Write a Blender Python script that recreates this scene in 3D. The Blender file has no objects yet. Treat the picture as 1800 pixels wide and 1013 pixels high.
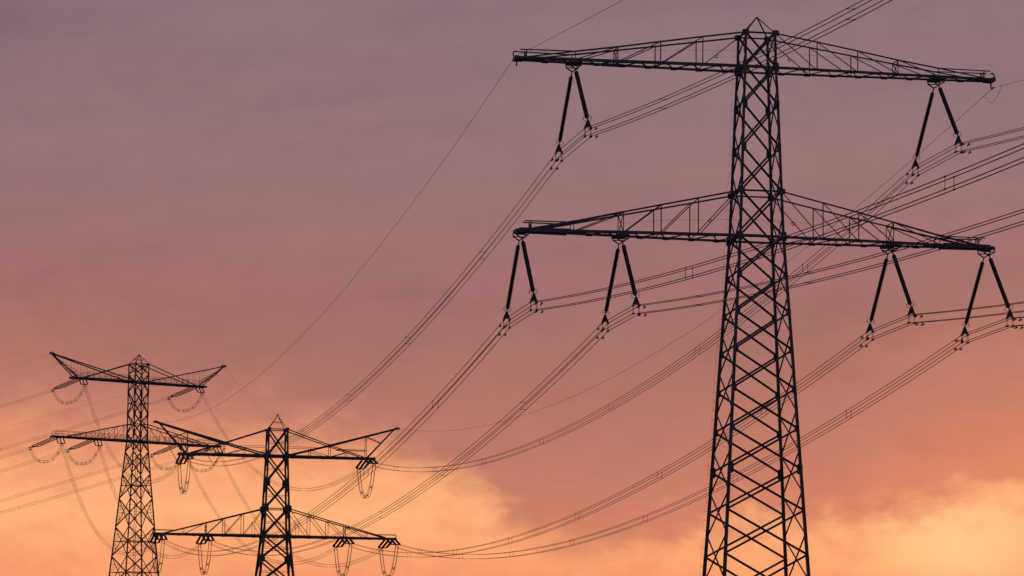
import bpy, math
from mathutils import Vector, Matrix
V = Vector
R = math.radians
sc = bpy.context.scene
COL = sc.collection

# ------------------------------------------------------------------ materials
def srgb(r, g, b):
    f = lambda c: (c/255/12.92) if c/255 <= .04045 else ((c/255+.055)/1.055)**2.4
    return (f(r), f(g), f(b), 1)

def mat(name, c1, c2, rough, metal=0.0, scale=6.0, bump=0.0):
    m = bpy.data.materials.new(name); m.use_nodes = True
    nt = m.node_tree; N = nt.nodes; L = nt.links
    bs = N['Principled BSDF']
    bs.inputs['Roughness'].default_value = rough
    bs.inputs['Metallic'].default_value = metal
    tc = N.new('ShaderNodeTexCoord'); nz = N.new('ShaderNodeTexNoise')
    nz.inputs['Scale'].default_value = scale; nz.inputs['Detail'].default_value = 5
    L.new(tc.outputs['Object'], nz.inputs['Vector'])
    cr = N.new('ShaderNodeValToRGB')
    cr.color_ramp.elements[0].position = .35; cr.color_ramp.elements[1].position = .7
    cr.color_ramp.elements[0].color = (*c1, 1); cr.color_ramp.elements[1].color = (*c2, 1)
    L.new(nz.outputs['Fac'], cr.inputs['Fac']); L.new(cr.outputs['Color'], bs.inputs['Base Color'])
    if bump:
        b = N.new('ShaderNodeBump'); b.inputs['Strength'].default_value = bump
        L.new(nz.outputs['Fac'], b.inputs['Height']); L.new(b.outputs['Normal'], bs.inputs['Normal'])
    return m

STEEL = mat('painted_lattice_steel', (.065, .074, .080), (.100, .110, .116), .55, .0, 3.0)
GALV = mat('weathered_galvanised_steel', (.08, .08, .09), (.13, .13, .14), .5, .3, 4.0)
PORC = mat('dark_glazed_insulator', (.012, .012, .012), (.026, .022, .020), .3, 0, 9.0)
FIT = mat('galvanised_line_fittings', (.05, .05, .055), (.09, .09, .09), .5, .5, 12.0)
WIRE = mat('weathered_aluminium_conductor', (.045, .04, .04), (.08, .07, .07), .6, .3, 20.0)
CONC = mat('footing_concrete', (.22, .21, .20), (.32, .31, .29), .9, 0, 4.0, .2)
GRASS = mat('polder_grass', (.03, .045, .018), (.07, .085, .035), .95, 0, .15, .3)

# ------------------------------------------------------------------ mesh builder
class MB:
    def __init__(s): s.v = []; s.f = []
    def add(s, vs, fs):
        o = len(s.v); s.v += [tuple(p) for p in vs]; s.f += [tuple(i+o for i in f) for f in fs]
    def angle(s, p, q, w, out=None, t=None):
        """rolled steel angle (L section) from p to q, leg width w"""
        p = V(p); q = V(q); d = (q-p)
        if d.length < 1e-6: return
        d.normalize()
        up = V((0, 0, 1)) if abs(d.z) < .9 else V((1, 0, 0))
        if out is not None: up = V(out)
        x = d.cross(up)
        if x.length < 1e-4: x = d.cross(V((0, 1, .3)))
        x.normalize(); y = x.cross(d).normalized()
        t = t or max(.012, w*.14); h = w/2
        sec = [(-h, -h), (h, -h), (h, -h+t), (-h+t, -h+t), (-h+t, h), (-h, h)]
        vs = [p + x*a + y*b for a, b in sec] + [q + x*a + y*b for a, b in sec]
        fs = [(i, (i+1) % 6, (i+1) % 6+6, i+6) for i in range(6)]
        fs += [(3, 2, 1, 0), (5, 4, 3, 0), (6, 7, 8, 9), (6, 9, 10, 11)]
        s.add(vs, fs)
    def box(s, p, q, w, h=None, up=None):
        p = V(p); q = V(q); d = (q-p).normalized(); h = h or w
        u = V(up) if up is not None else (V((0, 0, 1)) if abs(d.z) < .9 else V((1, 0, 0)))
        x = d.cross(u).normalized(); y = x.cross(d).normalized()
        sec = [(-w/2, -h/2), (w/2, -h/2), (w/2, h/2), (-w/2, h/2)]
        vs = [p + x*a + y*b for a, b in sec] + [q + x*a + y*b for a, b in sec]
        s.add(vs, [(0, 1, 5, 4), (1, 2, 6, 5), (2, 3, 7, 6), (3, 0, 4, 7), (3, 2, 1, 0), (4, 5, 6, 7)])
    def plate(s, c, ex, ey, n, t):
        """flat chamfered gusset: centre c, half extents along ex / ey, thickness t along n"""
        c = V(c); ex = V(ex); ey = V(ey); n = V(n).normalized()*t/2
        out = [(-1, -.72), (-.6, -1), (.6, -1), (1, -.72), (1, .72), (.6, 1), (-.6, 1), (-1, .72)]
        vs = [c+ex*a+ey*b-n for a, b in out]+[c+ex*a+ey*b+n for a, b in out]
        k = len(out)
        s.add(vs, [(i, (i+1) % k, (i+1) % k+k, i+k) for i in range(k)] + [tuple(range(k-1, -1, -1)), tuple(range(k, 2*k))])
    def poly(s, pts, n, t):
        n = V(n).normalized()*t/2; k = len(pts)
        vs = [V(p)-n for p in pts]+[V(p)+n for p in pts]
        s.add(vs, [(i, (i+1) % k, (i+1) % k+k, i+k) for i in range(k)] + [tuple(range(k-1, -1, -1)), tuple(range(k, 2*k))])
    def tube(s, pts, r, n=6):
        pts = [V(p) for p in pts]; k = len(pts); base = len(s.v); ring = []
        ref = None
        for i, p in enumerate(pts):
            d = (pts[min(i+1, k-1)]-pts[max(i-1, 0)]).normalized()
            if ref is None:
                ref = d.cross(V((0, 0, 1)) if abs(d.z) < .95 else V((1, 0, 0))).normalized()
            x = (ref - d*ref.dot(d)).normalized(); y = d.cross(x); ref = x
            rr = r[i] if isinstance(r, (list, tuple)) else r
            s.v += [tuple(p + x*rr*math.cos(2*math.pi*j/n) + y*rr*math.sin(2*math.pi*j/n)) for j in range(n)]
        for i in range(k-1):
            for j in range(n):
                a = base+i*n+j; b = base+i*n+(j+1) % n
                s.f.append((a, b, b+n, a+n))
        s.f.append(tuple(base+j for j in range(n-1, -1, -1)))
        s.f.append(tuple(base+(k-1)*n+j for j in range(n)))
    def torus(s, c, axis, R_, r, n=20, m=5):
        c = V(c); ax = V(axis).normalized()
        x = ax.cross(V((1, 0, 0)) if abs(ax.x) < .9 else V((0, 1, 0))).normalized(); y = ax.cross(x)
        o = len(s.v)
        for i in range(n):
            a = 2*math.pi*i/n; e = x*math.cos(a)+y*math.sin(a)
            for j in range(m):
                b = 2*math.pi*j/m
                s.v.append(tuple(c+e*(R_+r*math.cos(b))+ax*r*math.sin(b)))
        for i in range(n):
            for j in range(m):
                s.f.append((o+i*m+j, o+((i+1) % n)*m+j, o+((i+1) % n)*m+(j+1) % m, o+i*m+(j+1) % m))
    def build(s, name, material, parent=None, smooth=False):
        me = bpy.data.meshes.new(name); me.from_pydata(s.v, [], s.f); me.update()
        me.materials.append(material)
        if smooth:
            for p in me.polygons: p.use_smooth = True
        o = bpy.data.objects.new(name, me); COL.objects.link(o)
        if parent: o.parent = parent
        return o

def tag(o, label=None, cat=None, group=None, kind=None):
    if label: o['label'] = label
    if cat: o['category'] = cat
    if group: o['group'] = group
    if kind: o['kind'] = kind
    return o
def empty(name, loc=(0, 0, 0), rz=0, parent=None):
    o = bpy.data.objects.new(name, None); COL.objects.link(o)
    o.location = loc; o.rotation_euler = (0, 0, rz); o.empty_display_size = .5
    if parent: o.parent = parent
    return o
def copy_tree(o, parent=None):
    c = o.copy(); COL.objects.link(c)
    if parent: c.parent = parent
    for ch in list(o.children): copy_tree(ch, c)
    return c

def lerp(x, xs, ys):
    """piecewise linear, xs descending or ascending"""
    P = sorted(zip(xs, ys))
    if x <= P[0][0]:
        (x0, y0), (x1, y1) = P[0], P[1]
    elif x >= P[-1][0]:
        (x0, y0), (x1, y1) = P[-2], P[-1]
    else:
        for (x0, y0), (x1, y1) in zip(P, P[1:]):
            if x0 <= x <= x1: break
    return y0+(y1-y0)*(x-x0)/(x1-x0)

# ------------------------------------------------------------------ camera
CAMZ = 1.7
F_PX, PITCH, ROLL = 6227.5, 0.13054932, 0.0107006
cam = bpy.data.cameras.new('camera'); co = bpy.data.objects.new('camera', cam); COL.objects.link(co)
co.matrix_world = Matrix.Translation((0, 0, CAMZ)) @ (Matrix.Rotation(math.pi/2+PITCH, 4, 'X') @ Matrix.Rotation(ROLL, 4, 'Z'))
cam.sensor_width = 36; cam.lens = F_PX/1800*36
cam.clip_start = 1; cam.clip_end = 30000
sc.camera = co

# ------------------------------------------------------------------ tower body helpers
SG = {'NL': (-1, -1), 'NR': (1, -1), 'FR': (1, 1), 'FL': (-1, 1)}
FACES = [('NL', 'NR', (0, -1, 0)), ('NR', 'FR', (1, 0, 0)), ('FR', 'FL', (0, 1, 0)), ('FL', 'NL', (-1, 0, 0))]

def body(T, zs, ws, leg_w, nf_levels, lr_levels, brace_w, lr_w, half_top=None):
    W = lambda z: lerp(z, zs, ws)
    def P(c, z, inset=0.0):
        w = W(z)-inset; return V((SG[c][0]*w, SG[c][1]*w, z))
    brk = sorted(set([zs[0]]+[z for z in zs]+[0.35]), reverse=True)
    for c in SG:
        m = MB()
        for z0, z1 in zip(brk, brk[1:]):
            m.angle(P(c, z0), P(c, z1), lerp((z0+z1)/2, [zs[0], 0], leg_w), out=(SG[c][0], 0, .001), t=.03)
        m.build('leg', STEEL, T)
        f = MB(); p = P(c, 0.35)
        f.tube([p+V((0, 0, -.6)), p+V((0, 0, .12))], .55, 12); f.build('footing', CONC, T)
    for a, b, n in FACES:
        nf = n[0] == 0
        lv = nf_levels if nf else lr_levels
        w_ = brace_w if nf else lr_w
        n = V(n)
        for z0, z1 in zip(lv, lv[1:]):
            m = MB()
            ww = lerp((z0+z1)/2, [zs[0], 0], w_)
            m.angle(P(a, z0)+n*.02, P(b, z1)+n*.02, ww, out=n)
            m.angle(P(b, z0)-n*.06, P(a, z1)-n*.06, ww, out=n)
            m.build('cross_brace', STEEL, T)
    return P, W

def hstrut(T, P, z, w, faces=(0, 1, 2, 3), mat_=None):
    for i in faces:
        a, b, n = FACES[i]; m = MB(); n = V(n)
        m.angle(P(a, z)-n*.02, P(b, z)-n*.02, w, out=n); m.build('horizontal_strut', mat_ or STEEL, T)

def gusset(T, P, c, z, hw, hh, face, dx=None):
    sx, sy = SG[c]; p = P(c, z)
    if face == 'NF':
        ctr = p + V((-sx*(hw*.55 if dx is None else dx), sy*.05, 0)); m = MB(); m.plate(ctr, V((hw, 0, 0)), V((0, 0, hh)), (0, 1, 0), .03)
    else:
        ctr = p + V((sx*.05, -sy*(hw*.55 if dx is None else dx), 0)); m = MB(); m.plate(ctr, V((0, hw, 0)), V((0, 0, hh)), (1, 0, 0), .03)
    m.build('gusset_plate', STEEL, T)

def member(name, parent, segs, w, material=STEEL, out=None):
    m = MB()
    for s in segs: m.angle(s[0], s[1], w, out=out)
    return m.build(name, material, parent)

def lattice(parent, s, a0, a1, step, bfun, z, w, tick):
    """zigzag between the two bottom chords, with the joint plates hanging under the chords"""
    m = MB(); a = a0; side = -1
    while a < a1-.2:
        an = min(a+step, a1)
        m.angle(V((s*a, side*bfun(a), z)), V((s*an, -side*bfun(an), z)), w)
        if tick:
            m.box(V((s*an-.22, -side*bfun(an), z-tick*.62)), V((s*an+.22, -side*bfun(an), z-tick*.62)), .12, tick*.5)
        side = -side; a = an
    m.build('plan_lattice', STEEL, parent)

# ================================================================== FOREGROUND TOWER
TBx, TBy, TBr = 16.4823, 237.0, 0.1799454
big = empty('transmission_tower', (TBx, TBy, 0), TBr)
tag(big, 'tallest dark lattice pylon filling the right side, two wide crossarms with inverted V insulators', 'pylon', 'lattice pylons of the power line')
zs = [50.34, 47.98, 45.38, 42.44, 39.43, 36.33, 33.70, 31.17, 28.62, 25.99, 23.33, 20.62, 17.87, 14.93, 0]
ws = [1.039, 1.085, 1.205, 1.30, 1.401, 1.514, 1.672, 1.836, 1.99, 2.144, 2.30, 2.465, 2.625, 2.805, 3.72]
nf = zs[:-1] + [11.7, 8.2, 4.3, .45]
lr = [nf[0]] + [(a+b)/2 for a, b in zip(nf, nf[1:])] + [.45]
P, W = body(big, zs, ws, (.18, .275), nf, lr, (.122, .142), (.095, .118))
for i, z in enumerate(nf[:-1]):
    if i in (0, 4): hw, hh = .24, .20
    elif i in (1, 5): hw, hh = .19, .33
    elif i < 5: hw, hh = .17, .33
    elif i < 11: hw, hh = .17, .25
    elif i == 11: hw, hh = .2, .36
    else: continue
    for c in SG:
        gusset(big, P, c, z, hw, hh, 'NF', None if i not in (0, 1, 4, 5) else .0)
for i, z in enumerate(lr[1:14]):
    if i > 5: continue
    for c in SG: gusset(big, P, c, z, .1, .22, 'LR', .06)
for z in (50.34, 39.43): hstrut(big, P, z, .11)
for z in (47.98, 36.33): hstrut(big, P, z-.05, .14, (1, 3))
# peak
m = MB()
for c in SG: m.angle(P(c, 50.34), V((0, 0, 51.62)), .07)
m.build('peak', STEEL, big)
# climbing steps with safety cable
for c, d in (('FL', -1), ('FR', 1)):
    m = MB(); z = 2.5
    while z < 50.0:
        p = P(c, z); m.tube([p, p+V((d*.22, 0, 0)), p+V((d*.23, 0, .05))], .011, 5); z += .62
    m.build('climbing_steps', STEEL, big)
    if c == 'FL':
        m = MB(); m.tube([P(c, 2.5)+V((-.28, 0, 0)), P(c, 36.3)+V((-.28, 0, 0)), P(c, 50.0)+V((-.28, 0, 0))], .004, 5); m.build('fall_arrest_cable', STEEL, big)

def hangers(arm, a, bz, z):
    """pair of V shaped steel hangers carrying the two insulator strings"""
    m = MB()
    for sb in (-1, 1):
        y = sb*.55
        apex = V((a, y, z-.62))
        for sa in (-1, 1):
            k = V((a+sa*.42, y, z-.36))
            m.box(V((a+sa*.40, y, z-.05)), k, .07); m.box(k, apex, .075)
        m.box(V((a-.42, y, z-.36)), V((a+.42, y, z-.36)), .055)
    for sa in (-1, 1): m.box(V((a+sa*.38, -.75, z-.1)), V((a+sa*.38, .75, z-.1)), .07)
    m.box(V((a-.25, -.55, z-.22)), V((a-.25, .55, z-.22)), .05)
    m.build('insulator_hanger', STEEL, arm)

def big_arm(s, up):
    arm = empty('crossarm', parent=big)
    if up:
        A = [3.99, 6.88, 9.79, 12.69]; B = [.98, .86, .68, .62]; Z = [49.89, 49.43, 48.97, 48.54]
        zb, zt, zrail, end = 47.98, 50.34, 48.54, 16.70; tipb = .40; term = 15.9
    else:
        A = [4.32, 6.85, 9.37, 12.71]; B = [1.26, 1.14, .88, .58]; Z = [38.79, 38.25, 37.71, 36.97]
        zb, zt, zrail, end = 36.33, 39.43, 36.93, 16.27; tipb = .37; term = 15.5
    w0 = W(zb); wt = W(zt)
    bf = lambda a: lerp(a, [0, w0]+A+[end], [w0, w0]+B+[tipb])
    for sb in (-1, 1):
        segs = [(V((0, sb*w0, zb)), V((s*w0, sb*w0, zb)))]
        xs_ = [w0]+A+[end]
        segs += [(V((s*p, sb*bf(p), zb)), V((s*q, sb*bf(q), zb))) for p, q in zip(xs_, xs_[1:])]
        m = MB()
        for p, q in segs: m.angle(p, q, .19 if sb < 0 else .15, t=.03)
        m.build('bottom_chord', STEEL, arm)
        tops = [V((s*wt, sb*wt, zt))]+[V((s*a, sb*b, z)) for a, b, z in zip(A, B, Z)]
        m = MB()
        for p, q in zip(tops, tops[1:]): m.angle(p, q, .105)
        m.angle(tops[-1], V((s*term, sb*bf(term), zb+.08)), .085 if up else .15)
        if not up: m.angle(tops[-2], tops[-1], .13)
        m.build('top_chord', STEEL, arm)
        for k, a in enumerate(A):
            member('post', arm, [(V((s*a, sb*B[k], Z[k])), V((s*a, sb*B[k], zb)))], .075 if k < 2 else .06)
        for k in range(4):
            p = tops[k]; q = V((s*(A[k]-.12), sb*B[k], zb+.06))
            if up and k == 0 and sb < 0 and s < 0: continue
            wdg = .062
            if (not up) and k == 2: wdg = .095 if s < 0 else .07
            member('diagonal', arm, [(p, q)], wdg)
        # hand rail from the last post to the tip
        e = end-.35
        member('handrail', arm, [(V((s*A[3], sb*B[3], zrail)), V((s*(e+.1), sb*(tipb+.03), zrail))), (V((s*(e-.35), sb*tipb, zrail)), V((s*(e-.35), sb*tipb, zb)))], .075)
    # cross frame between the posts of the third bay and the tip frame
    a, b, z = A[2], B[2], Z[2]
    member('cross_frame', arm, [(V((s*a, -b, z)), V((s*a, b, zb))), (V((s*a, b, z)), V((s*a, -b, zb))), (V((s*a, -b, z)), V((s*a, b, z)))], .05)
    e = end-.35-.35
    member('cross_frame', arm, [(V((s*e, -tipb, zrail)), V((s*e, tipb, zb))), (V((s*e, tipb, zrail)), V((s*e, -tipb, zb)))], .04)
    lattice(arm, s, w0, end-.1, .9, bf, zb-.02, .07, .12)
    m = MB(); m.box(V((s*(end-.02), -tipb-.1, zb)), V((s*(end-.02), tipb+.1, zb)), .24, .26); m.build('tip_beam', STEEL, arm)
    # climbing ring on the first diagonal
    p = V((s*wt, wt, zt)); q = V((s*A[0], B[0], zb)); c = p.lerp(q, .52)+V((0, 0, -.14))
    m = MB(); m.torus(c, (0, 1, 0), .1, .03, 12, 5); m.build('lifting_ring', STEEL, arm)
    # thin working cable along the arm
    m = MB(); m.tube([V((0, 0, zb+1.35)), V((s*A[1], 0, zb+1.02)), V((s*A[2], 0, zb+.72))], .007, 5); m.build('working_cable', STEEL, arm)
    if up:
        m = MB(); pts = []
        for i in range(12):
            t = R(-30+i*23); pts.append(V((s*(end-.02)+.17*math.sin(t)*s, 0, zb+.30-.19*math.cos(t))))
        m.tube(pts, .05, 6); m.build('tip_hook', STEEL, arm)
        hangers(arm, s*12.69, .6, zb)
        # stiffening plates where the hanger bolts on
        for sb in (-1, 1):
            m = MB(); m.box(V((s*12.69-.45, sb*.62, zb-.08)), V((s*12.69+.45, sb*.62, zb-.08)), .16, .26); m.build('hanger_plate', STEEL, arm)
            if s < 0:
                m = MB(); m.box(V((s*9.9-.75, sb*.685, zb-.01)), V((s*9.9+.75, sb*.685, zb-.01)), .17, .21); m.build('splice_plate', STEEL, arm)
        m = MB(); m.box(V((s*(end-.1), 0, zb)), V((s*(end-.1), 0, zb-.5)), .09); m.build('earth_wire_hanger', FIT, arm)
    else:
        for a in (9.37, 16.2):
            hangers(arm, s*a, .6, zb)
            for sb in (-1, 1):
                m = MB(); m.box(V((s*a-.45, sb*bf(a), zb-.07)), V((s*a+.40, sb*bf(a), zb-.07)), .17, .28 if a < 10 else .24); m.build('hanger_plate', STEEL, arm)
        for sb in (-1, 1):
            m = MB(); m.box(V((s*13.0, sb*.58, zb)), V((s*16.25, sb*.36, zb)), .22, .28); m.build('splice_plate', STEEL, arm)
    return arm
for up in (True, False):
    for s in (-1, 1): big_arm(s, up)

# ------------------------------------------------------------------ insulator strings of the foreground tower
def rev(m, p, d, prof, n=10):
    """lathe profile (distance along d, radius)"""
    d = V(d).normalized(); m.tube([V(p)+d*t for t, r in prof], [r for t, r in prof], n)

def shed_profile(L, rs, rc, pitch):
    prof = [(0, .05), (.12, .06)]
    t = .14; n = int((L-.3)/pitch)
    for i in range(n):
        prof += [(t, rc), (t+pitch*.38, rs), (t+pitch*.52, rs*.97), (t+pitch*.62, rc)]
        t += pitch
    prof += [(L-.14, .07), (L, .05)]
    return prof

HD, HB = 4.37, 4.4            # drop and horizontal reach of one string
def make_string():
    o = empty('insulator_string')
    d = V((0, HB, -HD)); Ltot = d.length; dn = d.normalized()
    m = MB(); m.box(V((0, 0, .02)), dn*.32, .06); m.build('link', FIT, o)
    m = MB(); rev(m, dn*.30, dn, shed_profile(Ltot-.55, .152, .085, .172), 12); m.build('shed_stack', PORC, o, True)
    m = MB(); e = dn*(Ltot-.33)
    m.torus(e, dn, .27, .016, 26, 6)
    for k in (0, 1):
        x = V((1, 0, 0))*(1 if k else -1); m.tube([e, e+x*.27], .012, 5)
    m.build('corona_ring', FIT, o, True)
    E = V((0, HB, -HD))
    m = MB()
    m.poly([E+V((-.05, 0, .12)), E+V((.05, 0, .12)), E+V((.24, 0, -.36)), E+V((.24, 0, -.50)), E+V((.16, 0, -.50)), E+V((.13, 0, -.40)), E+V((-.13, 0, -.40)), E+V((-.16, 0, -.50)), E+V((-.24, 0, -.50)), E+V((-.24, 0, -.36))], (0, 1, 0), .06)
    m.build('yoke_plate', FIT, o)
    for sx in (-1, 1):
        m = MB()
        for yy in (-.12, .12):
            m.tube([E+V((sx*.2, yy*.5, -.44)), E+V((sx*.2, yy, -.62)), E+V((sx*.2, yy, -.98))], .014, 5)
        m.build('hanger_rods', FIT, o)
        for zz in (-.48, -1.02):
            m = MB(); m.box(E+V((sx*.2, -.22, zz)), E+V((sx*.2, .22, zz)), .10, .115); m.build('suspension_clamp', FIT, o)
    return o
PH = {'A': (-12.69, 47.98), 'B': (-16.2, 36.33), 'C': (-9.37, 36.33), 'D': (12.69, 47.98), 'E': (9.37, 36.33), 'F': (16.2, 36.33)}
PLACE = {'A': "left end of the tallest pylon's upper arm", 'D': "right end of the tallest pylon's upper arm",
         'B': "left tip of the tallest pylon's lower arm", 'C': "left middle of the tallest pylon's lower arm",
         'E': "right middle of the tallest pylon's lower arm", 'F': "right tip of the tallest pylon's lower arm"}
cB, sB = math.cos(TBr), math.sin(TBr)
def LB(a, b, z): return V((TBx+a*cB-b*sB, TBy+a*sB+b*cB, z))
proto = None
for k, (a, z) in PH.items():
    for sb in (1, -1):
        if proto is None: proto = make_string(); o = proto
        else: o = copy_tree(proto)
        o.location = LB(a, sb*.55, z-.60); o.rotation_euler = (0, 0, TBr+(0 if sb > 0 else math.pi))
        tag(o, ('ribbed insulator string leaning left under the ' if sb > 0 else 'solid looking insulator string leaning right under the ')+PLACE[k],
            'insulator', 'inverted V insulator strings of the tallest pylon')

# ================================================================== MIDDLE TOWER
TMx, TMy, TMr = -34.0738, 516.0, 0.193111
mid = empty('transmission_tower', (TMx, TMy, 0), TMr)
tag(mid, 'smallest lattice pylon, two bare upward horns and thick triple insulators', 'pylon', 'lattice pylons of the power line')
zs = [48.19, 44.31, 40.40, 36.59, 32.63, 29.35, 25.6, 0]
ws = [1.383, 1.445, 1.59, 1.729, 1.882, 2.199, 2.563, 5.05]
nf = zs[:-1]+[21.2, 16.0, 9.5, .45]
lr = [zs[0]] + [(a+b)/2 for a, b in zip(nf, nf[1:])] + [.45]
P, W = body(mid, zs, ws, (.24, .55), nf, lr, (.20, .22), (.17, .32))
for z, nz in zip(nf, nf[1:]):
    hstrut(mid, P, (z+nz)/2, .055, (0, 2))
for z in (48.19, 36.59): hstrut(mid, P, z, .14)
for i, z in enumerate(nf[:-1]):
    hw, hh = (.26, .24) if i == 0 else (.34, .36) if i in (1, 4) else (.30, .58)
    if i == 3: hw, hh = .42, .5
    for c in SG:
        gusset(mid, P, c, z, hw, hh, 'NF', .05 if i in (0, 1, 3, 4) else .2)
for z in lr[1:7]:
    for c in SG: gusset(mid, P, c, z, .16, .45, 'LR', .1)
m = MB()
for c in SG: m.angle(P(c, 48.19), V((0, 0, 50.35)), .075)
for i in range(4):
    cs = ['NL', 'NR', 'FR', 'FL']; p = P(cs[i], 48.19).lerp(V((0, 0, 50.35)), .5); q = P(cs[(i+1) % 4], 48.19).lerp(V((0, 0, 50.35)), .5)
    m.angle(p, q, .06)
m.box(V((0, 0, 50.25)), V((0, 0, 50.5)), .2); m.build('peak', STEEL, mid)

def tie_post(arm, a, b, z0, z1, w):
    for sb in (-1, 1): member('post', arm, [(V((a, sb*b, z0)), V((a, sb*b, z1)))], w)

def mid_upper(s):
    arm = empty('crossarm', parent=mid)
    zb, zt, end = 44.31, 48.19, 14.4; w0 = W(zb); wt = W(zt)
    bf = lambda a: lerp(a, [0, w0, end], [w0, w0, .75])
    tip = V((s*17.8, 0, 48.86)); kx, kz = 7.75, 46.03
    for sb in (-1, 1):
        m = MB(); m.angle(V((0, sb*w0, zb)), V((s*w0, sb*w0, zb)), .3, t=.05); m.angle(V((s*w0, sb*w0, zb)), V((s*end, sb*.75, zb)), .3, t=.05); m.build('bottom_chord', STEEL, arm)
        k = V((s*kx, sb*1.0, kz))
        member('tie', arm, [(V((s*wt, sb*wt, zt)), k), (k, V((s*12.7, sb*.82, zb+.15)))], .15)
        m = MB(); m.angle(V((s*w0, sb*w0, zb+.1)), k+V((0, 0, .02)), .2); m.angle(k+V((0, 0, .02)), tip+V((0, sb*.12, 0)), .27, t=.05); m.build('horn_chord', STEEL, arm)
        member('horn_strut', arm, [(tip+V((-s*.5, sb*.12, -.12)), V((s*13.3, sb*.7, zb+.1)))], .17)
        hz = lambda a: kz+(48.86-kz)*(a-kx)/(17.8-kx)
        hb = lambda a: 1.0-.88*(a-kx)/(17.8-kx)
        for a, zz, bb in ((kx, kz, 1.0), (4.8, 45.2, 1.2), (10.2, 45.1, .9), (13.1, hz(13.1), hb(13.1))):
            member('post', arm, [(V((s*a, sb*bb, zz)), V((s*a, sb*bf(a), zb)))], .085)
        member('diagonal', arm, [(V((s*4.8, sb*1.2, 45.2)), V((s*7.6, sb*bf(7.6), zb+.1)))], .08)
        member('diagonal', arm, [(V((s*10.2, sb*.9, 45.1)), V((s*7.9, sb*bf(7.9), zb+.1)))], .09)
        member('diagonal', arm, [(V((s*13.2, sb*hb(13.2), hz(13.2)-.1)), V((s*15.4, sb*.35, 46.6)))], .09)
        m = MB(); m.tube([V((s*w0, sb*w0, zb+1.35)), V((s*6, sb*1.1, zb+1.3))], .035, 5); m.build('handrail', STEEL, arm)
        m = MB(); m.tube([V((s*8.8, sb*.95, zb+1.15)), V((s*13.1, sb*.8, zb+1.15))], .05, 5); m.build('handrail', STEEL, arm)
    m = MB(); k = V((s*kx, 0, kz)); m.box(k+V((-.4, -1.0, 0)), k+V((.4, -1.0, 0)), .2, .35); m.box(k+V((-.4, 1.0, 0)), k+V((.4, 1.0, 0)), .2, .35); m.build('knuckle_plate', STEEL, arm)
    m = MB(); m.box(tip+V((-s*.45, 0, -.05)), tip+V((s*.3, 0, .0)), .32, .3); m.box(tip+V((-s*.1, 0, .1)), tip+V((-s*.1, 0, .6)), .05); m.build('horn_tip', STEEL, arm)
    m = MB(); m.box(V((s*12.4, -.85, zb)), V((s*12.4, .85, zb)), .2, .3); m.box(V((s*14.3, -.85, zb)), V((s*14.3, .85, zb)), .24, .34); m.build('end_beam', STEEL, arm)
    lattice(arm, s, w0, end, 1.1, bf, zb-.02, .1, .18)
for s in (-1, 1): mid_upper(s)

def mid_lower(s):
    arm = empty('crossarm', parent=mid)
    zb, zt, end = 32.63, 36.59, 17.75; w0 = W(zb); wt = W(zt)
    A = [4.85, 7.55, 10.15, 13.4]
    zz = lambda a: zt+(32.75-zt)*(a-wt)/(16.2-wt)
    bf = lambda a: lerp(a, [0, w0, end], [w0, w0, .6])
    tb = lambda a: lerp(a, [wt, 16.2], [wt, .7])
    for sb in (-1, 1):
        m = MB(); m.angle(V((0, sb*w0, zb)), V((s*w0, sb*w0, zb)), .3, t=.05); m.angle(V((s*w0, sb*w0, zb)), V((s*end, sb*.6, zb)), .28, t=.05); m.build('bottom_chord', STEEL, arm)
        member('top_chord', arm, [(V((s*wt, sb*wt, zt)), V((s*16.2, sb*.7, 32.75)))], .16)
        for a in A: member('post', arm, [(V((s*a, sb*tb(a), zz(a))), V((s*a, sb*bf(a), zb)))], .09 if a < 12 else .07)
        pa = wt
        for a in A:
            member('diagonal', arm, [(V((s*pa, sb*tb(pa), zz(pa))), V((s*(a-.15), sb*bf(a), zb+.1)))], .085); pa = a
        # small sub-truss beside the body
        a = 3.05; p = V((s*wt, sb*wt, zt)).lerp(V((s*(A[0]-.15), sb*bf(A[0]), zb+.1)), .5)
        member('secondary_brace', arm, [(p, V((p.x, p.y, zb))), (p, V((s*(w0+.2), sb*w0, zb+.2)))], .06)
        member('handrail', arm, [(V((s*14.8, sb*.7, 33.2)), V((s*end, sb*.6, 33.2))), (V((s*end, sb*.6, 33.2)), V((s*end, sb*.6, zb)))], .07)
    m = MB(); m.angle(V((s*10.15, -tb(10.15), zz(10.15))), V((s*10.15, bf(10.15), zb)), .06); m.angle(V((s*10.15, tb(10.15), zz(10.15))), V((s*10.15, -bf(10.15), zb)), .06); m.build('cross_frame', STEEL, arm)
    m = MB()
    for a in (9.4, 10.9, 16.1, 17.7): m.box(V((s*a, -bf(a)-.1, zb)), V((s*a, bf(a)+.1, zb)), .2, .3)
    m.build('end_beam', STEEL, arm)
    lattice(arm, s, w0, end, 1.1, bf, zb-.02, .1, .18)
for s in (-1, 1): mid_lower(s)

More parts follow.
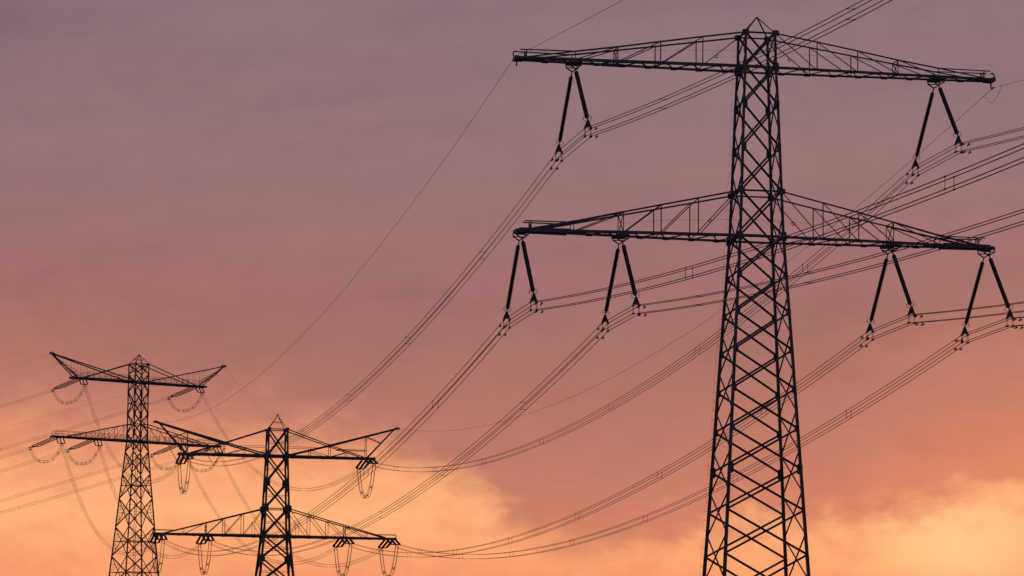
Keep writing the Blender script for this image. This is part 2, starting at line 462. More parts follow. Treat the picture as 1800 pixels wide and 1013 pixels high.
# ================================================================== LEFT TOWER
TLx, TLy, TLr = -72.8946, 690.0, 0.566538
lef = empty('transmission_tower', (TLx, TLy, 0), TLr)
tag(lef, 'far left lattice pylon with handrails along both crossarms and horned upper arm tips', 'pylon', 'lattice pylons of the power line')
zs = [76.48, 72.89, 68.72, 64.61, 61.26, 57.03, 52.63, 47.34, 41.75, 35.74, 0]
ws = [1.489, 1.488, 1.491, 1.496, 1.56, 1.885, 2.215, 2.645, 3.055, 3.555, 6.5]
nodes = [76.48, 74.5, 71.0, 66.65, 62.9, 59.25, 54.9, 50.1, 44.6, 38.9, 32.6, 25.4, 17.4, 8.8, .45]
P, W = body(lef, zs, ws, (.25, .36), nodes, nodes, (.19, .2), (.17, .18))
for z in zs[:10]:
    hstrut(lef, P, z, .13 if z in (76.48, 72.89, 68.72, 64.61, 61.26) else .065)
for z in (52.63, 41.75, 35.74):
    m = MB(); w = W(z); m.angle(V((-w, -w, z)), V((w, w, z)), .14); m.angle(V((-w, w, z)), V((w, -w, z)), .14); m.build('plan_brace', STEEL, lef)
for i, z in enumerate(nodes[1:5]):
    for c in SG:
        if i: gusset(lef, P, c, z, .22, .55, 'NF', .12); gusset(lef, P, c, z, .22, .55, 'LR', .12)
# thin secondary bracing of the wide lower body
for z0, z1 in zip(nodes[4:10], nodes[5:11]):
    zm = (z0+z1)/2
    for a, b, n in FACES:
        n = V(n)*.03
        for c, d in ((a, b), (b, a)):
            m = MB()
            q1 = P(c, z0).lerp(P(d, z1), .25); q2 = P(c, z1).lerp(P(d, z0), .25)
            pm = P(c, zm)
            m.angle(pm+n, q1+n, .055); m.angle(pm+n, q2+n, .055)
            m.angle(P(c, q1.z)+n, q1+n, .05); m.angle(P(c, q2.z)+n, q2+n, .05)
            m.angle(q1+n, q2+n, .045)
            m.build('secondary_brace', STEEL, lef)
# inner ladder
m = MB()
for x in (-.22, .22): m.angle(V((x, 0, 2)), V((x, 0, 61)), .06)
z = 2.0
while z < 61: m.tube([V((-.22, 0, z)), V((.22, 0, z))], .018, 4); z += .5
m.build('inner_ladder', STEEL, lef)
apex = V((0, 0, 78.35)); m = MB()
for c in SG: m.angle(P(c, 76.48), apex, .13)
for i in range(4):
    cs = ['NL', 'NR', 'FR', 'FL']; m.angle(P(cs[i], 76.48).lerp(apex, .45), P(cs[(i+1) % 4], 76.48).lerp(apex, .45), .07)
m.build('peak', STEEL, lef)

def rails(arm, s, a0, a1, bf, z, step=1.25):
    for sb in (-1, 1):
        m = MB()
        for h in (.55, 1.1):
            m.tube([V((s*a0, sb*bf(a0), z+h)), V((s*a1, sb*bf(a1), z+h))], .035, 5)
        a = a0
        while a <= a1+.01:
            m.tube([V((s*a, sb*bf(a), z)), V((s*a, sb*bf(a), z+1.12))], .03, 5); a += step
        m.build('handrail', GALV, arm)
    m = MB(); m.box(V((s*a0, 0, z+.12)), V((s*a1, 0, z+.12)), .6, .05); m.build('walkway', GALV, arm)

def left_upper(s):
    arm = empty('crossarm', parent=lef)
    zb, zt, end = 72.89, 76.48, 14.5; w0 = W(zb); wt = W(zt)
    bf = lambda a: lerp(a, [0, w0, end], [w0, w0, .9])
    tip = V((s*18.85, 0, 77.3))
    for sb in (-1, 1):
        m = MB(); m.angle(V((0, sb*w0, zb)), V((s*w0, sb*w0, zb)), .32, t=.06); m.angle(V((s*w0, sb*w0, zb)), V((s*end, sb*.9, zb)), .32, t=.06); m.build('bottom_chord', STEEL, arm)
        tt = V((s*11.9, sb*bf(11.9), zb+.15)); member('tie', arm, [(V((s*wt, sb*wt, zt)), tt)], .18)
        h0 = V((s*w0, sb*w0, zb+.15)); h1 = tip+V((0, sb*.2, 0)); member('horn_chord', arm, [(h0, h1)], .2)
        st = V((s*13.5, sb*.95, zb+.1)); member('horn_strut', arm, [(tip+V((-s*.2, sb*.2, -.1)), st)], .2)
        for t in (.5, .58, .66, .735): 
            p = h0.lerp(h1, t); member('post', arm, [(p, V((p.x, sb*bf(abs(p.x)), zb)))], .05)
        # ladder rail following the horn strut
        off = V((-s*1.0, 0, .25)); m = MB(); p0 = tip+V((-s*1.5, sb*.3, -1.1)); p1 = st+V((-s*.9, 0, .5))
        m.tube([p0, p1], .035, 5); m.tube([p0.lerp(p1, 0)+V((-s*.0, 0, -.5)), p1+V((s*.35, 0, -.3))], .035, 5)
        for i in range(6):
            q = p0.lerp(p1, i/5); q2 = tip.lerp(st, .18+.75*i/5); m.tube([q, V((q2.x, q2.y, q2.z))], .03, 5)
        m.build('ladder_rail', GALV, arm)
    m = MB()
    for dx in (-.25, .25): m.tube([tip+V((-s*.3+dx*0, dx, -.2)), V((s*13.2, dx, zb+.2))], .05, 5)
    for i in range(14):
        q = tip.lerp(V((s*13.2, 0, zb+.2)), (i+1)/15); m.tube([q+V((0, -.25, 0)), q+V((0, .25, 0))], .025, 4)
    m.build('horn_ladder', GALV, arm)
    m = MB(); m.box(tip+V((-s*.7, 0, -.05)), tip+V((s*.35, 0, .05)), .4, .38); m.box(tip+V((-s*.3, 0, .1)), tip+V((-s*.3, 0, .6)), .06); m.build('horn_tip', STEEL, arm)
    m = MB()
    for a in (11.9, 13.4, 14.4): m.box(V((s*a, -bf(a)-.12, zb)), V((s*a, bf(a)+.12, zb)), .25, .36)
    m.build('end_beam', STEEL, arm)
    rails(arm, s, w0, 12.6, bf, zb)
    lattice(arm, s, w0, end, 1.15, bf, zb-.02, .11, .2)
for s in (-1, 1): left_upper(s)

def left_lower(s):
    arm = empty('crossarm', parent=lef)
    zb, zt, end = 61.26, 64.61, 18.2; w0 = W(zb); wt = W(zt)
    te = 15.3
    zz = lambda a: zt+(zb+.15-zt)*(a-wt)/(te-wt)
    bf = lambda a: lerp(a, [0, w0, end], [w0, w0, .75])
    tb = lambda a: lerp(a, [wt, te], [wt, .85])
    for sb in (-1, 1):
        m = MB(); m.angle(V((0, sb*w0, zb)), V((s*w0, sb*w0, zb)), .32, t=.06); m.angle(V((s*w0, sb*w0, zb)), V((s*end, sb*.75, zb)), .32, t=.06); m.build('bottom_chord', STEEL, arm)
        member('top_chord', arm, [(V((s*wt, sb*wt, zt)), V((s*te, sb*.85, zb+.15)))], .19)
        pa = wt
        for i in range(6):
            a = 3.6+i*2.0
            member('post', arm, [(V((s*a, sb*tb(a), zz(a))), V((s*a, sb*bf(a), zb)))], .09)
            member('diagonal', arm, [(V((s*pa, sb*tb(pa), zz(pa))), V((s*a, sb*bf(a), zb+.1)))], .08); pa = a
    m = MB()
    for a in (8.3, 9.9, 16.2, 18.1): m.box(V((s*a, -bf(a)-.12, zb)), V((s*a, bf(a)+.12, zb)), .25, .36)
    m.build('end_beam', STEEL, arm)
    rails(arm, s, w0, 18.1, bf, zb)
    lattice(arm, s, w0, end, 1.15, bf, zb-.02, .11, .2)
for s in (-1, 1): left_lower(s)

# ================================================================== strain insulators, wires
cM, sM = math.cos(TMr), math.sin(TMr)
cL, sL = math.cos(TLr), math.sin(TLr)
def LM(a, b, z): return V((TMx+a*cM-b*sM, TMy+a*sM+b*cM, z))
def LL(a, b, z): return V((TLx+a*cL-b*sL, TLy+a*sL+b*cL, z))
AM = {'A': -13.4, 'D': 13.4, 'B': -16.9, 'C': -10.15, 'E': 10.15, 'F': 16.9}
AL = {'A': -12.6, 'D': 12.6, 'B': -17.1, 'C': -9.15, 'E': 9.1, 'F': 16.9}
ZM = lambda k: 44.31 if k in 'AD' else 32.63
ZL = lambda k: 72.89 if k in 'AD' else 61.26
NM = {'A': 'upper left', 'D': 'upper right', 'B': 'outer lower left', 'C': 'inner lower left', 'E': 'inner lower right', 'F': 'outer lower right'}
PHI = R(65)
def dir_h(p, q):
    d = q-p; d.z = 0; return d.normalized()
def strain_dirs():
    D = {}
    for k in AM:
        pm = LM(AM[k], 0, ZM(k)); pb = LB(PH[k][0], 5, 40); pl = LL(AL[k], 0, ZL(k))
        D[k] = (dir_h(pm, pb), dir_h(pm, pl), dir_h(pl, pm), V((-math.sin(PHI), math.cos(PHI), 0)))
    return D
SD = strain_dirs()
def make_strain(L, r, droop, spacing, skew=0.0):
    """three parallel strings between a root beam and a yoke; local +y is outwards along the line"""
    o = empty('strain_insulator')
    e = V((0, L, -droop)); dn = e.normalized()
    for i in (-1, 0, 1):
        m = MB(); x = V((i*spacing*math.cos(skew), i*spacing*math.sin(skew), 0))
        m.tube([x, x+dn*.25], .05, 6); rev(m, x+dn*.22, dn, shed_profile(e.length-.4, r, r*.62, .2), 8)
        m.build('insulator_rod', PORC, o, True)
    u = V((math.cos(skew), math.sin(skew), 0))*spacing
    m = MB(); m.box(e-u*1.15, e+u*1.15, .10, .14)
    m.poly([e-u, e+u, e+dn*.55+V((.12, 0, 0)), e+dn*.55+V((-.12, 0, 0))], dn.cross(V((1, 0, 0))), .05)
    m.build('yoke_plate', FIT, o)
    for sx in (-1, 1):
        for sz in (-1, 1):
            m = MB(); p = e+dn*.5; q = e+dn*.95+V((sx*.2, 0, sz*.2))
            m.box(p, q, .05); m.box(q, q+dn*.45, .10); m.build('dead_end_clamp', FIT, o)
    return o
def heading(d): return math.atan2(-d.x, d.y)
STR_L, STR_T = 4.9, 6.3       # string length, length out to the conductor clamps
ENDS = {}
pm_proto = {}
def place(tower, k, root, d, L, r, droop, spacing, label, group, skew=0.0):
    key = (tower, round(L, 2), round(droop, 2), r)
    if key not in pm_proto: o = pm_proto[key] = make_strain(L, r, droop, spacing, skew)
    else: o = copy_tree(pm_proto[key])
    o.location = root; o.rotation_euler = (0, 0, heading(d))
    tag(o, label, 'insulator', group)
    e = V((0, L, -droop)); e2 = e + e.normalized()*1.2
    return root + d*e2.y + V((0, 0, e2.z))
for k in AM:
    dn_, df_, ln_, lf_ = SD[k]
    ENDS['M', k, 'n'] = place('M', k, LM(AM[k], -1.0, ZM(k)-.12), dn_, 4.9, .165, 1.05, .62, f'thick triple insulator slanting right under the {NM[k]} arm of the smallest pylon', 'triple strain insulators of the smallest pylon')
    ENDS['M', k, 'f'] = place('M', k, LM(AM[k], 1.0, ZM(k)-.12), df_, 4.9, .165, .85, .62, f'thick triple insulator slanting left under the {NM[k]} arm of the smallest pylon', 'triple strain insulators of the smallest pylon')
    ENDS['L', k, 'n'] = place('L', k, LL(AL[k], -1.0, ZL(k)-.12), ln_, 4.6, .12, 1.6, .65, f'short steep triple insulator under the {NM[k]} arm of the far left pylon', 'triple strain insulators of the far left pylon')
    ENDS['L', k, 'f'] = place('L', k, LL(AL[k], .6, ZL(k)-.12), lf_, 4.7, .125, 1.6, .72, f'long triple insulator reaching left from the {NM[k]} arm of the far left pylon', 'triple strain insulators of the far left pylon', TLr-heading(lf_))

# ---- conductor bundles
def sag_curve(p, q, s, n):
    return [p.lerp(q, i/n) - V((0, 0, 4*s*(i/n)*(1-i/n))) for i in range(n+1)]
def offs(d): 
    x = V((d.y, -d.x, 0)).normalized(); return x
QUAD = [(-1, 1), (1, 1), (-1, -1), (1, -1)]
def bundle(name_label, group, pts, hx, hz, r, spacers, vertical, dampers=(), taper=()):
    """four sub-conductors following pts; spacers / dampers given as path distances"""
    root = empty('conductor_bundle', pts[0]); o0 = V(pts[0])
    tag(root, name_label, 'power line', group)
    rel = [p-o0 for p in pts]; n = len(rel)
    side = []
    for i in range(n):
        d = rel[min(i+1, n-1)]-rel[max(i-1, 0)]; side.append(offs(d))
    for sx, sz in QUAD:
        m = MB(); m.tube([p+x*sx*hx+V((0, 0, sz*hz)) for p, x in zip(rel, side)], r, 6); m.build('conductor', WIRE, root, True)
    dist = [0]
    for i in range(1, n): dist.append(dist[-1]+(rel[i]-rel[i-1]).length)
    def at(s):
        for i in range(1, n):
            if dist[i] >= s:
                t = (s-dist[i-1])/(dist[i]-dist[i-1]); return rel[i-1].lerp(rel[i], t), side[i], (rel[i]-rel[i-1]).normalized()
        return rel[-1], side[-1], (rel[-1]-rel[-2]).normalized()
    first = None
    for s in spacers:
        if s > dist[-1]-2: continue
        p, x, d = at(s)
        m = MB(); w = r*.75
        for sg in (-1, 1):
            if vertical: m.tube([x*sg*hx+V((0, 0, hz)), x*sg*hx-V((0, 0, hz))], w, 5)
            else: m.tube([x*hx+V((0, 0, sg*hz)), -x*hx+V((0, 0, sg*hz))], w, 5)
        for sx, sz in QUAD:
            c = x*sx*hx+V((0, 0, sz*hz)); m.tube([c-d*.08, c+d*.08], r*1.7, 6)
        sp = m.build('spacer', FIT, root); sp.location = p
    dm = None
    for s, sgn in dampers:
        for sx, sz in QUAD:
            p, x, d = at(s+sgn*(.0 if sz > 0 else .25)); c = p+x*sx*hx+V((0, 0, sz*hz))
            if dm is None:
                m = MB(); m.box(V((0, 0, .02)), V((0, 0, -.16)), .04, .06)
                m.tube([V((0, -.24, -.16)), V((0, -.22, -.16)), V((0, -.10, -.15)), V((0, -.07, -.14)), V((0, .07, -.14)), V((0, .10, -.15)), V((0, .22, -.16)), V((0, .24, -.16))], [.028, .058, .05, .016, .016, .05, .058, .028], 6)
                dm = m.build('vibration_damper', FIT, root); o = dm
            else:
                o = dm.copy(); COL.objects.link(o); o.parent = root
            o.location = c; o.rotation_euler = (0, 0, heading(d))
    return root

SAGF = {'A': 7.2, 'B': 7.0, 'C': 6.8, 'D': 7.4, 'E': 6.5, 'F': 6.6}
SAGL = {'A': 8.6, 'B': 8.3, 'C': 8.7, 'D': 9.1, 'E': 9.4, 'F': 9.7}
PHN = 0.2008
def near_curve(p, s0, k, U=330, n=60):
    return [p+V((math.sin(PHN)*U*i/n, -math.cos(PHN)*U*i/n, s0*U*i/n+k*(U*i/n)**2)) for i in range(n+1)]
NEAR_SP = {'A': [20.5, 59, 98, 130], 'B': [40.8, 84.6, 130], 'C': [16.5, 40.3, 84, 130], 'D': [44, 95], 'E': [46, 96], 'F': [44, 95]}
for k, (a, z) in PH.items():
    fc = LB(a, .55+HB, z-.60-HD-.75); nc = LB(a, -.55-HB, z-.60-HD-.75)
    nearp = near_curve(nc, -.0924, .000386)
    far = sag_curve(fc, ENDS['M', k, 'n'], SAGF[k], 60)
    pts = list(reversed(nearp)) + far
    L1 = sum((nearp[i+1]-nearp[i]).length for i in range(len(nearp)-1)); Lk = (fc-nc).length
    sp = [L1-s for s in NEAR_SP[k]] + [L1+Lk+s for s in (30, 67, 104, 141, 178, 215, 250)]
    bundle(f'thick four wire bundle clamped below the {PLACE[k]}', 'conductor bundles through the tallest pylon', pts, .2, .27, .0225,
           sp, k in 'BDEF', [(L1-1.5, -1), (L1+Lk+1.3, 1)])
    lc = sag_curve(ENDS['L', k, 'n'], ENDS['M', k, 'f'], SAGL[k], 50)
    bundle(f'faint sagging wires from the far left pylon\'s {NM[k]} arm to the smallest pylon', 'bundles between the two left pylons', lc, .2, .2, .018, [30, 75, 120, 150], True)
    p = ENDS['L', k, 'f']; n = 40; U = 420
    lo = [p+V((-math.sin(PHI)*U*i/n, math.cos(PHI)*U*i/n, -.245*U*i/n+.00028*(U*i/n)**2)) for i in range(n+1)]
    bundle(f'pale wires leaving leftwards from the far left pylon\'s {NM[k]} arm', 'bundles leaving the far left pylon', lo, .2, .2, .0135, [40, 90, 140], True)

# ---- jumper loops
def jumper(label, group, p, q, depth, r, hx, nsp):
    root = empty('jumper_loop', p); tag(root, label, 'power cable', group)
    o0 = V(p); n = 26; pts = []
    for i in range(n+1):
        t = i/n; u = 2*t-1
        pts.append(V(p).lerp(V(q), t) - V((0, 0, depth*(1-abs(u)**2.7))) - o0)
    x = offs(V(q)-V(p))
    for sx, sz in QUAD:
        m = MB(); m.tube([c+x*sx*hx+V((0, 0, sz*hx)) for c in pts], r, 5); m.build('cable', WIRE, root, True)
    for j in range(nsp):
        c = pts[int((j+1)*n/(nsp+1))]; m = MB()
        for sg in (-1, 1): m.tube([x*hx*sg+V((0, 0, hx)), -x*hx*sg-V((0, 0, hx))], r*1.6, 5)
        s_ = m.build('spacer', FIT, root); s_.location = c
for k in AM:
    jumper(f'narrow hanging loop of cable under the {NM[k]} arm of the smallest pylon', 'jumper loops of the smallest pylon', ENDS['M', k, 'n'], ENDS['M', k, 'f'], 4.3, .027, .2, 4)
    jumper(f'wide shallow loop of cable under the {NM[k]} arm of the far left pylon', 'jumper loops of the far left pylon', ENDS['L', k, 'n'], ENDS['L', k, 'f'], 2.9, .020, .2, 6)
# V strings steadying the jumpers of the right lower arm of the far left pylon
for k in 'EF':
    t = AL[k]; o = empty('support_string', LL(t, 0, 61.1), TLr)
    tag(o, f'thin V shaped rod pair below the {NM[k]} arm of the far left pylon', 'insulator', 'V strings of the far left pylon')
    for s in (-1, 1):
        m = MB(); rev(m, V((s*2.4, 0, 0)), V((-s*2.4, 0, -3.6)), shed_profile(4.32, .085, .05, .15), 6); m.build('insulator_rod', PORC, o, True)
    m = MB(); m.box(V((-.15, 0, -3.62)), V((.15, 0, -3.62)), .1); m.build('yoke_plate', FIT, o)

# ---- earth wires
def earth(label, curves, r=.0145):
    o0 = V(curves[0][0]); root = empty('earth_wire', o0); tag(root, label, 'power line', 'earth wires along the crossarm tips')
    m = MB()
    m.tube([p-o0 for c in curves for p in c], r, 5); m.build('wire', WIRE, root, True)
    return root, o0
tipM = {-1: LM(-17.85, 0, 48.8), 1: LM(17.9, 0, 48.9)}
tipL = {-1: LL(-19.1, 0, 77.2), 1: LL(18.9, 0, 77.4)}
tipB = {-1: LB(-16.72, 0, 48.1), 1: LB(16.72, 0, 47.45)}
def near_earth(p, s0, k): return list(reversed(near_curve(p, s0, k)))
root, o0 = earth('single thin wire from the left tip of the tallest pylon\'s upper arm', [near_earth(tipB[-1], -.088, .00010), sag_curve(tipB[-1], tipM[-1], 6.6, 60)[1:]])
root, o0 = earth('single thin wire with slack loop at the right tip of the tallest pylon\'s upper arm', [near_earth(tipB[1], -.096, .0003), sag_curve(tipB[1], tipM[1], 7.6, 60)[1:]])
# small slack jumper at the right tip
p = tipB[1]-o0; d1 = V((math.sin(PHN), -math.cos(PHN), -.05)).normalized(); d2 = (sag_curve(tipB[1], tipM[1], 7.6, 60)[1]-tipB[1]).normalized()
a_, b_ = p+d1*1.9, p+d2*2.2
m = MB(); m.tube([a_, a_.lerp(b_, .12)+V((.05, 0, -.30)), a_.lerp(b_, .32)+V((0, 0, -.72)), a_.lerp(b_, .5)+V((0, 0, -.85)), a_.lerp(b_, .7)+V((0, 0, -.62)), a_.lerp(b_, .85)+V((0, 0, -.2)), b_], .012, 5); m.build('slack_loop', WIRE, root, True)
m = MB(); m.box(p-d1*.1, p+d1*.3, .09); m.box(p-d2*.1, p+d2*.3, .09); m.build('clamp', FIT, root)
earth('faint thin wire from the left horn of the far left pylon to the smallest pylon', [sag_curve(tipL[-1], tipM[-1], 7.5, 40)], .011)
earth('faint thin wire from the right horn of the far left pylon to the smallest pylon', [sag_curve(tipL[1], tipM[1], 7.5, 40)], .011)
for s, nm in ((-1, 'left'), (1, 'right')):
    p = tipL[s]; n = 40; U = 420
    earth(f'faint thin wire leaving the picture from the {nm} horn of the far left pylon', [[p+V((-math.sin(PHI)*U*i/n, math.cos(PHI)*U*i/n, -.225*U*i/n+.00028*(U*i/n)**2)) for i in range(n+1)]], .011)

# ================================================================== ground
m = MB(); S = 5000; n = 24
g = [(-S+2*S*i/n, -S+2*S*j/n, 0) for j in range(n+1) for i in range(n+1)]
m.add(g, [(j*(n+1)+i, j*(n+1)+i+1, (j+1)*(n+1)+i+1, (j+1)*(n+1)+i) for j in range(n) for i in range(n)])
tag(m.build('ground', GRASS), kind='structure')

# ------------------------------------------------------------------ evening haze
m = MB(); m.box(V((-5100, 0, 45)), V((5100, 0, 45)), 10200, 94)
hz_ = bpy.data.materials.new('evening_haze'); hz_.use_nodes = True
hn = hz_.node_tree; hn.nodes.clear()
ho = hn.nodes.new('ShaderNodeOutputMaterial'); hv = hn.nodes.new('ShaderNodeVolumePrincipled')
hv.inputs['Color'].default_value = (.86, .84, .92, 1); hv.inputs['Density'].default_value = 1.5e-4; hv.inputs['Anisotropy'].default_value = .3
hn.links.new(hv.outputs[0], ho.inputs['Volume'])
tag(m.build('haze', hz_), kind='stuff')

# ================================================================== sky
w = bpy.data.worlds.new('World'); sc.world = w; w.use_nodes = True
nt = w.node_tree; N = nt.nodes; L = nt.links
bg = N['Background']
def math_(op, a, b=None, c=None, clamp=False):
    n = N.new('ShaderNodeMath'); n.operation = op; n.use_clamp = clamp
    for i, v in enumerate((a, b, c)):
        if v is None: continue
        if isinstance(v, (int, float)): n.inputs[i].default_value = v
        else: L.new(v, n.inputs[i])
    return n.outputs[0]
def ramp(fac, stops, interp='LINEAR'):
    n = N.new('ShaderNodeValToRGB'); cr = n.color_ramp; cr.interpolation = interp
    while len(cr.elements) > 1: cr.elements.remove(cr.elements[-1])
    cr.elements[0].position = stops[0][0]; cr.elements[0].color = stops[0][1]
    for p, c in stops[1:]:
        e = cr.elements.new(p); e.color = c
    L.new(fac, n.inputs[0]); return n.outputs[0]
def mix(fac, a, b, mode='MIX'):
    n = N.new('ShaderNodeMix'); n.data_type = 'RGBA'; n.blend_type = mode
    for sk, v in ((n.inputs[0], fac), (n.inputs[6], a), (n.inputs[7], b)):
        if isinstance(v, (int, float)): sk.default_value = v
        elif isinstance(v, tuple): sk.default_value = v
        else: L.new(v, sk)
    return n.outputs[2]
tc = N.new('ShaderNodeTexCoord'); sp = N.new('ShaderNodeSeparateXYZ'); L.new(tc.outputs['Generated'], sp.inputs[0])
X, Y, Z = sp.outputs
az = math_('ARCTAN2', X, Y)
hyp = math_('SQRT', math_('ADD', math_('MULTIPLY', X, X), math_('MULTIPLY', Y, Y)))
el = math_('ARCTAN2', Z, hyp)
# U: degrees of azimuth, E: degrees of elevation
U = math_('MULTIPLY', az, 57.29578); E = math_('MULTIPLY', el, 57.29578)
def noise(su, se, detail, rough, off, dist=0.0):
    cx = N.new('ShaderNodeCombineXYZ'); L.new(math_('MULTIPLY', U, su), cx.inputs[0]); L.new(math_('MULTIPLY', E, se), cx.inputs[1]); cx.inputs[2].default_value = off
    n = N.new('ShaderNodeTexNoise'); n.inputs['Scale'].default_value = 1; n.inputs['Detail'].default_value = detail; n.inputs['Roughness'].default_value = rough; n.inputs['Distortion'].default_value = dist
    L.new(cx.outputs[0], n.inputs['Vector']); return n.outputs['Fac']
DEG = 6227.5*math.pi/180            # photo pixels per degree, used only to note where measured colours sit
y2e = lambda y: math.degrees(PITCH)+(506.5-y)/DEG
x2u = lambda x: (x-900)/DEG
n1 = noise(.55, 1.0, 5, .55, 3.1, .4); n2 = noise(.25, .9, 4, .55, 7.7, .6); n3 = noise(1.6, 2.4, 4, .54, 12.3, .3)
Ew = math_('ADD', E, math_('MULTIPLY', math_('SUBTRACT', n2, .5), .9))
EM = 20.0
def estops(lst): return [(max(0, min(1, y2e(y)/EM)), srgb(*c)) for y, c in sorted(lst, key=lambda t: -t[0])]
def g1(v): return (v, v, v, 1)
uu = math_('DIVIDE', math_('ADD', U, 15), 30, clamp=True)
warm = ramp(uu, [((x2u(x)+15)/30, g1(v/300)) for x, v in [(0, 110), (300, 60), (600, 0), (1100, 0), (1300, 20), (1460, 65), (1650, 160), (1800, 200)]])
kk = N.new('ShaderNodeMapRange'); kk.interpolation_type = 'SMOOTHSTEP'
kk.inputs['From Min'].default_value = y2e(250); kk.inputs['From Max'].default_value = y2e(720); L.new(E, kk.inputs['Value'])
Eb = math_('SUBTRACT', Ew, math_('MULTIPLY', math_('MULTIPLY', warm, kk.outputs['Result']), 300/DEG))
base = ramp(math_('DIVIDE', Eb, EM), estops([(-600, (109, 94, 117)), (-200, (127, 107, 120)), (0, (138, 113, 120)), (200, (144, 114, 118)), (300, (150, 112, 116)), (480, (156, 108, 110)),
    (600, (163, 110, 106)), (680, (170, 112, 103)), (820, (188, 118, 103)), (900, (200, 123, 102)), (1013, (217, 132, 101)), (1300, (222, 136, 99))]))
glow = ramp(math_('DIVIDE', Ew, EM), estops([(620, (200, 130, 112)), (700, (213, 139, 112)), (766, (233, 151, 112)), (830, (249, 167, 117)), (906, (254, 177, 122)), (960, (252, 167, 115)), (1013, (247, 158, 110)), (1300, (235, 140, 95))]))
# height of the glowing gap under the cloud deck as a function of azimuth
uf = math_('DIVIDE', math_('ADD', math_('ADD', U, math_('MULTIPLY', math_('SUBTRACT', n1, .5), 1.1)), 15), 30, clamp=True)
HB_ = [(-200, 765), (0, 755), (200, 748), (420, 745), (560, 768), (650, 782), (760, 822), (850, 872), (930, 935), (1050, 965), (1180, 945), (1300, 905), (1450, 915), (1600, 902), (1700, 868), (1800, 838), (2000, 820)]
edge = ramp(uf, [((x2u(x)+15)/30, g1((y2e(y))/10)) for x, y in HB_])
soft = ramp(uf, [((x2u(x)+15)/30, g1(v)) for x, v in [(0, .95), (420, .9), (600, .6), (850, .48), (1000, .5), (1250, .5), (1500, .42), (1800, .5)]])
en = math_('ADD', math_('MULTIPLY', edge, 10), math_('ADD', math_('MULTIPLY', math_('SUBTRACT', n1, .5), 1.5), math_('MULTIPLY', math_('SUBTRACT', n3, .5), .95)))
t = math_('DIVIDE', math_('SUBTRACT', en, E), soft)
n_ = N.new('ShaderNodeMapRange'); n_.interpolation_type = 'SMOOTHSTEP'; n_.inputs['From Min'].default_value = -1; n_.inputs['From Max'].default_value = 1
L.new(t, n_.inputs['Value']); mask = n_.outputs['Result']
gv = ramp(math_('ADD', math_('MULTIPLY', n1, .5), math_('MULTIPLY', n3, .5)), [(.34, (.95, .92, .95, 1)), (.52, (1, 1, 1, 1)), (.68, (1.02, 1.04, 1.05, 1))])
glow = mix(1.0, glow, gv, 'MULTIPLY')
colr = mix(mask, base, glow)
# brighter yellow break low on the right
bx = math_('DIVIDE', math_('SUBTRACT', U, x2u(1690)), 1.25); by = math_('DIVIDE', math_('SUBTRACT', E, y2e(955)), .75)
br = math_('POWER', 2.718, math_('MULTIPLY', math_('ADD', math_('MULTIPLY', bx, bx), math_('MULTIPLY', by, by)), -1))
colr = mix(math_('MULTIPLY', math_('MULTIPLY', br, mask), .85), colr, srgb(255, 200, 138))
# heavier purple cloud high on the left
bx = math_('DIVIDE', math_('SUBTRACT', U, x2u(-40)), 1.5); by = math_('DIVIDE', math_('SUBTRACT', E, y2e(30)), 1.5)
lf = math_('POWER', 2.718, math_('MULTIPLY', math_('ADD', math_('MULTIPLY', bx, bx), math_('MULTIPLY', by, by)), -1))
colr = mix(math_('MULTIPLY', lf, .28), colr, srgb(112, 86, 104))
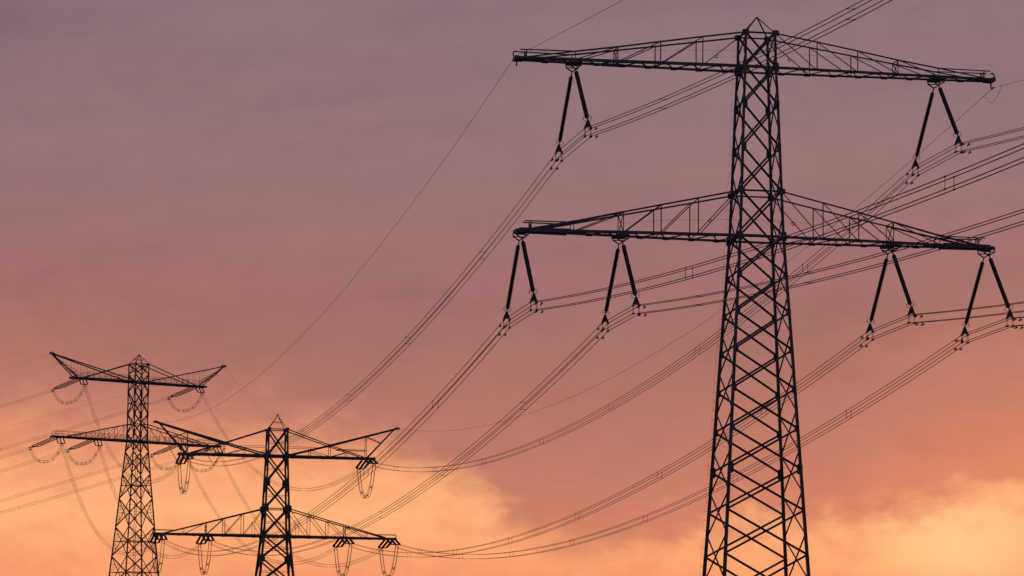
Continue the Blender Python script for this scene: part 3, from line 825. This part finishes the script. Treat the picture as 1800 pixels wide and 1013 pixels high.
# cloud mottling
n5c = N.new('ShaderNodeCombineXYZ'); L.new(math_('MULTIPLY', U, .16), n5c.inputs[0]); L.new(math_('MULTIPLY', math_('SUBTRACT', E, math_('MULTIPLY', U, .16)), 1.25), n5c.inputs[1]); n5c.inputs[2].default_value = 21.4
n5 = N.new('ShaderNodeTexNoise'); n5.inputs['Scale'].default_value = 1; n5.inputs['Detail'].default_value = 4; n5.inputs['Distortion'].default_value = .7; L.new(n5c.outputs[0], n5.inputs['Vector'])
streak = ramp(n5.outputs['Fac'], [(.36, (.97, .97, .985, 1)), (.5, (1, 1, 1, 1)), (.64, (1.025, 1.015, 1.003, 1))])
colr = mix(math_('SUBTRACT', 1, mask), colr, mix(1.0, colr, streak, 'MULTIPLY'))
mot = ramp(math_('ADD', math_('MULTIPLY', n2, .6), math_('MULTIPLY', n3, .4)), [(.3, (.90, .90, .93, 1)), (.5, (1, 1, 1, 1)), (.72, (1.07, 1.05, 1.03, 1))])
colr = mix(1.0, colr, mot, 'MULTIPLY')
# the sky opposite the sunset and overhead is dimmer and bluer
back = N.new('ShaderNodeMapRange'); back.interpolation_type = 'SMOOTHSTEP'; back.inputs['From Min'].default_value = 25; back.inputs['From Max'].default_value = 120
L.new(math_('ABSOLUTE', U), back.inputs['Value'])
zen = N.new('ShaderNodeMapRange'); zen.interpolation_type = 'SMOOTHSTEP'; zen.inputs['From Min'].default_value = 16; zen.inputs['From Max'].default_value = 60
L.new(E, zen.inputs['Value'])
dim = math_('MAXIMUM', back.outputs['Result'], zen.outputs['Result'])
colr = mix(dim, colr, srgb(104, 97, 116))
# thin clear twilight sky behind the cloud
ns = N.new('ShaderNodeTexSky'); ns.sky_type = 'NISHITA'; ns.sun_disc = False
SUN_EL, SUN_AZ = R(2.5), R(9.0)
ns.sun_elevation = SUN_EL; ns.sun_rotation = SUN_AZ
colr = mix(.0015, colr, ns.outputs[0], 'ADD')
L.new(colr, bg.inputs['Color']); bg.inputs['Strength'].default_value = 1.0

sun = bpy.data.lights.new('sun', 'SUN'); so = bpy.data.objects.new('sun', sun); COL.objects.link(so)
sun.energy = .5; sun.angle = R(12); sun.color = (1, .62, .38)
sd = V((math.sin(SUN_AZ)*math.cos(SUN_EL), math.cos(SUN_AZ)*math.cos(SUN_EL), math.sin(SUN_EL)))
so.rotation_euler = sd.to_track_quat('Z', 'Y').to_euler()
so.location = (0, 0, 120)

sc.view_settings.view_transform = 'Standard'; sc.view_settings.look = 'None'
sc.view_settings.exposure = 0; sc.view_settings.gamma = 1
